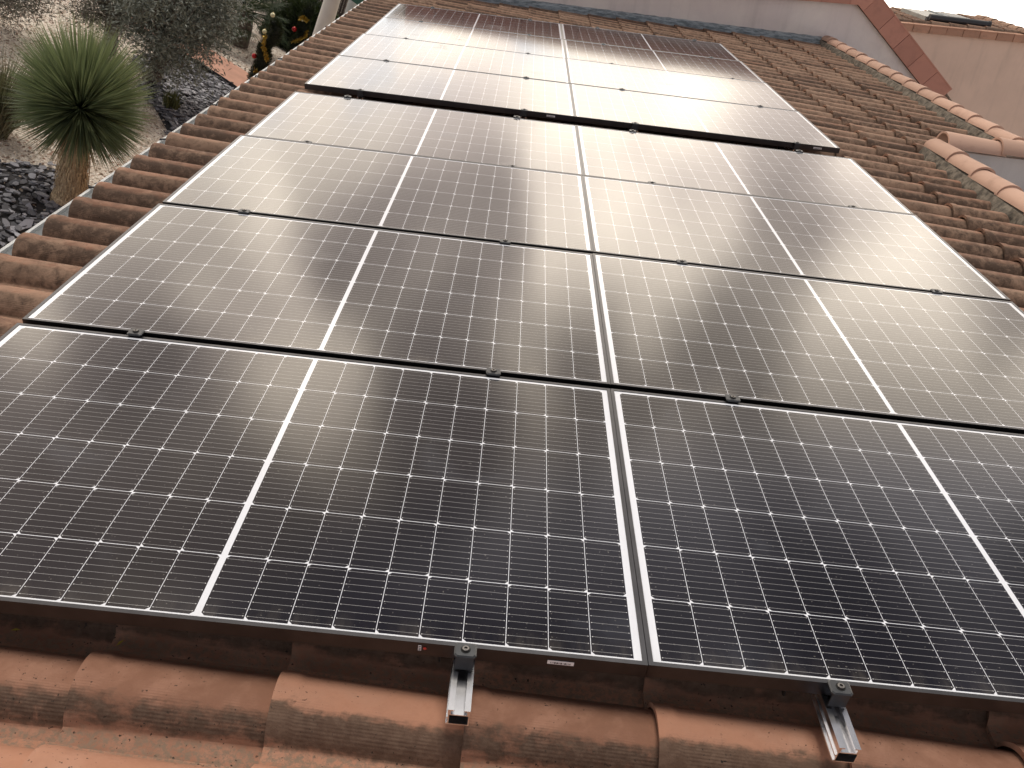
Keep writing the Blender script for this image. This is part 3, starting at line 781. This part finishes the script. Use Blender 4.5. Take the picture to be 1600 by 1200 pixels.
wisp('small_tuft', (-4.19, 10.46, GZ), 160, .10, .30, M_tuft, 'small olive green tuft alone in the slate chips', 'plant', wid=.007)
M_pale = leaf_mat('pale_grass', (.16, .17, .13), (.40, .41, .36), .7, .2)
wisp('pale_grass', (-4.55, 16.6, GZ), 220, .35, .75, M_pale, 'pale spiky grass tuft before the dark fence', 'grass clump')

def tree(name, base, height, crown_c, crown_r, nleaf, lsize, mat, bark, label, cat, group=None, clumps=60, bare=0.0, seed=1):
    rr = random.Random(seed); base = Vector(base); cc_ = Vector(crown_c)-base
    root = empty(name, T(base)); tag(root, label, cat, group)
    tm = MB(); fork = Vector((cc_.x*.4, cc_.y*.4, cc_.z-crown_r[2]*.75))
    tm.tube([(0, 0, -.02), fork*.5+Vector((.04, -.03, 0)), fork], [.13, .10, .085], 9)
    cl = []
    for k in range(clumps):
        while True:
            q = Vector((rr.uniform(-1, 1), rr.uniform(-1, 1), rr.uniform(-1, 1)))
            if .25 < q.length < 1: break
        q = q*(.78+.22*rr.random())
        c0 = cc_+Vector((q.x*crown_r[0], q.y*crown_r[1], q.z*crown_r[2])); cl.append((c0, rr.uniform(.55, 1.15)))
        if k % 2 == 0:
            mid = fork.lerp(c0, .5)+Vector((rr.gauss(0, .06), rr.gauss(0, .06), .05)); tm.tube([fork, mid, c0], [.030, .016, .006], 5, caps=False)
    tm.build('trunk', bark, root, smooth=True)
    lm = MB(); tw = MB()
    mr = sum(crown_r)/3*.30
    for k in range(nleaf):
        c0, sz = cl[rr.randrange(len(cl))]
        p = c0+Vector((rr.gauss(0, .5), rr.gauss(0, .5), rr.gauss(0, .42)))*mr*sz*1.3
        d = (p-c0); d = d+Vector((rr.gauss(0, 1), rr.gauss(0, 1), rr.gauss(0, .8)))*mr*.9; d.normalize()
        L = lsize*rr.uniform(.6, 1.3); s_ = d.cross(Vector((rr.uniform(-1, 1), rr.uniform(-1, 1), rr.uniform(-1, 1)))).normalized()*L*.13
        mdp = p+d*L*.5; tn = rr.random()
        lm.face([p, mdp+s_, p+d*L, mdp-s_], [(0, .5), (.5, 1), (1, .5), (.5, 0)], tn)
        if bare and rr.random() < bare: tw.tube([p-d*L*1.2, p+d*L*.2], [.0035, .002], 3, caps=False)
    lm.build('crown', mat, root)
    if tw.v: tw.build('twigs', bark, root)
    return root
M_bark = simple('olive_bark', (.11, .09, .075), .9, var=.4, scale=12, bump=.7)
M_olive = leaf_mat('olive_leaf', (.095, .105, .085), (.31, .33, .28), .55, .12)
M_olive2 = leaf_mat('olive_leaf_dull', (.10, .095, .075), (.28, .265, .22), .6, .12)
OG = 'olive trees at the back of the garden'
tree('olive_tree', (-4.75, 11.2, GZ), 2, (-4.42, 10.55, -2.08), (.80, .85, .88), 30000, .062, M_olive, M_bark, 'grey green olive tree hanging over slate chips and the pink path end', 'tree', OG, clumps=95, bare=.05, seed=3)
tree('olive_tree', (-5.55, 11.6, GZ), 2, (-5.42, 11.2, -2.45), (.62, .8, .62), 10000, .055, M_olive2, M_bark, 'dark twiggy olive tree just above the yucca crown', 'tree', OG, clumps=60, bare=.12, seed=5)
tree('olive_tree', (-6.9, 10.9, GZ), 2, (-6.55, 10.5, -2.72), (.66, .8, .46), 8000, .052, M_olive2, M_bark, 'sparse olive tree at the far left corner over cream gravel', 'tree', OG, clumps=55, bare=.2, seed=8)

# fan palm
pb = Vector((-4.62, 14.75, GZ)); pm = empty('fan_palm', T(pb)); tag(pm, 'dark green fan palm behind the gravel beside the pink path', 'palm')
mb = MB(); mb.tube([(0, 0, -.02), (.02, 0, .35), (0, .03, .62)], [.20, .17, .13], 10); mb.build('trunk', M_bark, pm, smooth=True)
mb = MB(); M_palm = leaf_mat('palm_leaf', (.016, .034, .014), (.05, .085, .032), .75, .15)
for k in range(70):
    a = rnd.uniform(0, 2*PI); el = rnd.uniform(-.35, 1.3); d = Vector((math.cos(a)*math.cos(el), math.sin(a)*math.cos(el), math.sin(el)))
    st = Vector((0, 0, .6)); L = rnd.uniform(.30, .55); c0 = st+d*L+Vector((0, 0, -.10*math.cos(el)))
    mb.tube([st, c0], [.008, .006], 4, caps=False)
    side = d.cross(Vector((0, 0, 1))).normalized() if abs(d.z) < .98 else Vector((1, 0, 0)); tn = rnd.random()
    for q in range(19):
        b_ = -1.25+2.5*q/18; dd = (d*math.cos(b_)+side*math.sin(b_)); l = .42*(1-.2*abs(b_)/1.25)*rnd.uniform(.85, 1.1); s_ = dd.cross(d.cross(side)).normalized()*.0075
        tip = c0+dd*l+Vector((0, 0, -.07)); mdp = c0+dd*l*.55; mb.face([c0, mdp+s_, tip, mdp-s_], tint=min(1, max(0, tn+rnd.gauss(0, .2))))
mb.build('fronds', M_palm, pm)

# topiaries wound with tinsel
M_conif = leaf_mat('conifer_green', (.010, .016, .008), (.032, .045, .018), .7, .1)
M_gold = simple('tinsel_gold', (.62, .45, .10), .3, .7, .3, 50)
def bauble_mat(n, c): return simple(n, c, .2, .2)
M_bw = bauble_mat('bauble_cream', (.72, .68, .42)); M_br = bauble_mat('bauble_red', (.45, .015, .02))
def topiary(base, path, radii, label, balls, tins):
    root = empty('spiral_topiary', T(base)); tag(root, label, 'topiary', 'decorated topiaries beside the pink path')
    core = MB(); core.tube(path, [r_*.8 for r_ in radii], 12); core.tube([(0, 0, -.01), path[0]], .03, 6)
    core.build('stem', M_conif, root, smooth=True)
    lm = MB()
    for k in range(5200):
        f_ = rnd.random()*(len(path)-1); i = int(f_); u = f_-i; c0 = Vector(path[i]).lerp(Vector(path[i+1]), u); r_ = radii[i]*(1-u)+radii[i+1]*u
        a = rnd.uniform(0, 2*PI); b_ = rnd.uniform(-1, 1); d = Vector((math.cos(a)*math.sqrt(1-b_*b_), math.sin(a)*math.sqrt(1-b_*b_), b_))
        p = c0+d*r_*rnd.uniform(.8, 1.0); s_ = d.cross(Vector((rnd.random(), rnd.random(), rnd.random()))).normalized()*.009
        lm.face([p-s_, p+s_, p+(d+Vector((0, 0, .4)))*.035], tint=rnd.random())
    lm.build('foliage', M_conif, root)
    for seg in tins:
        tm = MB()
        pts = [Vector(q) for q in seg]
        for i in range(len(pts)-1):
            for k in range(130):
                p = pts[i].lerp(pts[i+1], rnd.random()); d = Vector((rnd.gauss(0, 1), rnd.gauss(0, 1), rnd.gauss(0, 1))).normalized()
                s_ = d.cross(Vector((rnd.random(), rnd.random(), 1))).normalized()*.004; tm.face([p-s_, p+s_, p+d*.045+s_, p+d*.045-s_])
        tm.build('tinsel', M_gold, root)
    for (q, r_, mt_) in balls:
        bm_ = MB(); bm_.sphere(q, r_, 14, 10); bb = bm_.build('bauble', mt_, root, smooth=True)
        cp = MB(); cp.tube([Vector(q)+Vector((0, 0, r_*.9)), Vector(q)+Vector((0, 0, r_*1.2))], .008, 6); cp.build('bauble_cap', M_gold, bb)
t1 = Vector((-3.72, 12.9, GZ))
topiary(t1, [(-.03, 0, .04), (-.03, 0, .16), (-.02, 0, .27), (-.01, 0, .40), (.0, 0, .52), (-.06, 0, .63), (.0, .05, .72), (.05, .05, .84), (.05, .03, .98), (.0, .0, 1.09)],
        [.10, .14, .11, .115, .12, .085, .10, .115, .11, .05],
        'decorated cactus shaped topiary nearer the pink path, cream bauble on top',
        [((-.04, -.03, 1.17), .036, M_bw), ((-.08, -.08, .90), .036, M_bw), ((-.14, -.04, .47), .040, M_br)],
        [[(-.06, -.12, .30), (.02, -.13, .20), (.07, -.12, .12)], [(-.05, -.12, .86), (-.03, -.13, .70), (.05, -.13, .58), (.08, -.1, .50)]])
t2 = Vector((-3.70, 15.2, GZ))
topiary(t2, [(-.03, 0, .05), (-.04, 0, .20), (-.05, 0, .34), (.02, 0, .46), (.06, 0, .58), (.0, 0, .70), (-.02, 0, .80), (.01, 0, .92), (.04, 0, 1.02)],
        [.10, .12, .11, .10, .11, .10, .09, .10, .07],
        'decorated topiary by the white column, with red baubles and a gold tinsel spiral',
        [((-.12, -.08, .57), .044, M_br), ((-.06, -.12, .10), .046, M_br), ((-.03, -.09, .78), .026, M_bw)],
        [[(-.08, -.12, .36), (.02, -.13, .44), (.11, -.12, .54), (.10, -.1, .64)], [(-.08, -.1, .78), (-.02, -.12, .84), (.07, -.1, .80)]])
# clipped dark hedge behind them
hb = MB(); hroot = empty('hedge', T((-3.75, 16.2, GZ))); tag(hroot, 'low dark green hedge before the brown fence', 'hedge')
for k in range(15000):
    d = Vector((rnd.gauss(0, 1), rnd.gauss(0, 1), abs(rnd.gauss(0, 1)))).normalized(); p = Vector((d.x*.85, d.y*.55, d.z*.95))*rnd.uniform(.72, 1.02)
    s_ = d.cross(Vector((rnd.random(), rnd.random(), rnd.random()))).normalized()*.018; q = p+(d+Vector((rnd.gauss(0, .5), rnd.gauss(0, .5), .2)))*.04
    hb.face([p-s_, p+s_, q+s_*.3, q-s_*.3], tint=rnd.random())
hb.build('foliage', leaf_mat('hedge_leaf', (.012, .022, .008), (.05, .07, .022), .6, .15), hroot)
hc = MB(); hc.sphere((0, 0, 0), 1, 14, 10, (.62, .40, .72)); hc.build('inner_growth', M_conif, hroot, smooth=True)

# brown lath fence along the back
fr_ = empty('lath_fence', T((-4.5, 18.6, GZ))); tag(fr_, 'tall dark brown vertical lath fence at the back of the garden', 'fence')
mb = MB(); fa, fb_ = Vector((-4.8, -2.4, 0)), Vector((5.2, 2.6, 0)); fd = (fb_-fa); fl_ = fd.length; fd.normalize(); fang = math.atan2(fd.y, fd.x); n = int(fl_/.062)
for i in range(n):
    p = fa+fd*(i*.062); M_ = T(p) @ Matrix.Rotation(fang, 4, 'Z'); h = 1.95+rnd.uniform(-.02, .02); mb.box((0, rnd.uniform(0, .006), .02), (.055, .02, h), M_, rnd.random())
mt, t, b = material('dark_lath'); t.put(b.inputs['Base Color'], t.mix(tint_attr(t), (.018, .013, .011), (.055, .04, .034))); b.inputs['Roughness'].default_value = .85
mb.build('lath_panel', mt, fr_)
mb = MB()
M_ = T(fa) @ Matrix.Rotation(fang, 4, 'Z'); mb.box((0, .022, .3), (fl_, .06, .38), M_); mb.box((0, .022, 1.5), (fl_, .06, 1.58), M_); mb.build('fence_rail', mt, fr_)

# white columns of the terrace
M_col = simple('column_white', (.66, .64, .58), .75, var=.06, scale=4, bump=.15)
def column(top, low, r0, r1, label):
    top, low = Vector(top), Vector(low); d = (low-top)/(low.z-top.z)*-1
    foot = top+(low-top)*((GZ-top.z)/(low.z-top.z)); head = top+(top-low)*(.42/(top.z-low.z))
    root = empty('white_column', T(foot)); tag(root, label, 'column', 'white columns of the terrace')
    v = head-foot; mb = MB(); K = 20
    mb.tube([v*(k/K) for k in range(K+1)], [r1+(r0-r1)*(k/K) for k in range(K+1)], 28); mb.build('shaft', M_col, root, smooth=True)
    mb = MB(); mb.tube([(0, 0, -.01), (0, 0, .08), (0, 0, .12)], [r1*1.3, r1*1.3, r1*1.08], 28); mb.build('column_base', M_col, root, smooth=False)
    mb = MB(); mb.tube([v-Vector((0, 0, .06)), v, v+Vector((0, 0, .05))], [r0*1.05, r0*1.35, r0*1.35], 28); mb.build('capital', M_col, root, smooth=False)
column((-3.086, 13.5, -1.765), (-3.084, 13.5, -2.417), .118, .150, 'nearer and wider white column, beside the decorated topiaries')
column((-3.213, 17.0, -2.252), (-3.205, 17.0, -2.697), .125, .150, 'farther white column, half hidden by the tiled eave')

# green parasol
pr_ = Vector((-2.25, 15.9, GZ)); ps = empty('green_parasol', T(pr_)); tag(ps, 'dark green parasol whose canopy corner shows above the eave', 'parasol')
mb = MB(); A_ = [(-1.15, -.1), (-.42, -.75), (.9, -.5), (.3, .6)]; zc_ = 1.50
apex = Vector((-.15, -.68, zc_+.42))
for i in range(4):
    a, b_ = A_[i], A_[(i+1) % 4]; mb.face([(a[0], a[1], zc_), (b_[0], b_[1], zc_), apex]); mb.face([(a[0], a[1], zc_-.12), (b_[0], b_[1], zc_-.12), (b_[0], b_[1], zc_), (a[0], a[1], zc_)])
mb.build('canopy', simple('parasol_green', (.015, .075, .05), .8, var=.2, scale=6), ps)
mb = MB(); mb.tube([(-.15, -.68, 0), (-.15, -.68, zc_+.42)], .025, 10); mb.build('pole', M_zinc, ps, smooth=True)

# small yellow leaves lying on the tiles
M_yel = simple('fallen_leaf', (.40, .30, .03), .7)
for (lx, ly, lz_, rz_, label) in ((-1.285, .06, -.150, .2, 'tiny yellow leaf bit in the shade at the left under the panels'), (-1.06, .035, -.128, 1.1, 'tiny yellow leaf bit at the lip of a front tile')):
    mb = MB(); mb.face([(-.009, 0, 0), (0, .0025, .002), (.009, 0, 0), (0, -.0025, .001)])
    mb.face([(-.009, 0, -.0006), (0, -.0025, .0004), (.009, 0, -.0006), (0, .0025, .0014)])
    tag(mb.build('fallen_leaf', M_yel, None, ROOF @ T((lx, ly, lz_)) @ Matrix.Rotation(rz_, 4, 'Z')), label, 'leaf', 'yellow leaf bits on the front tiles')
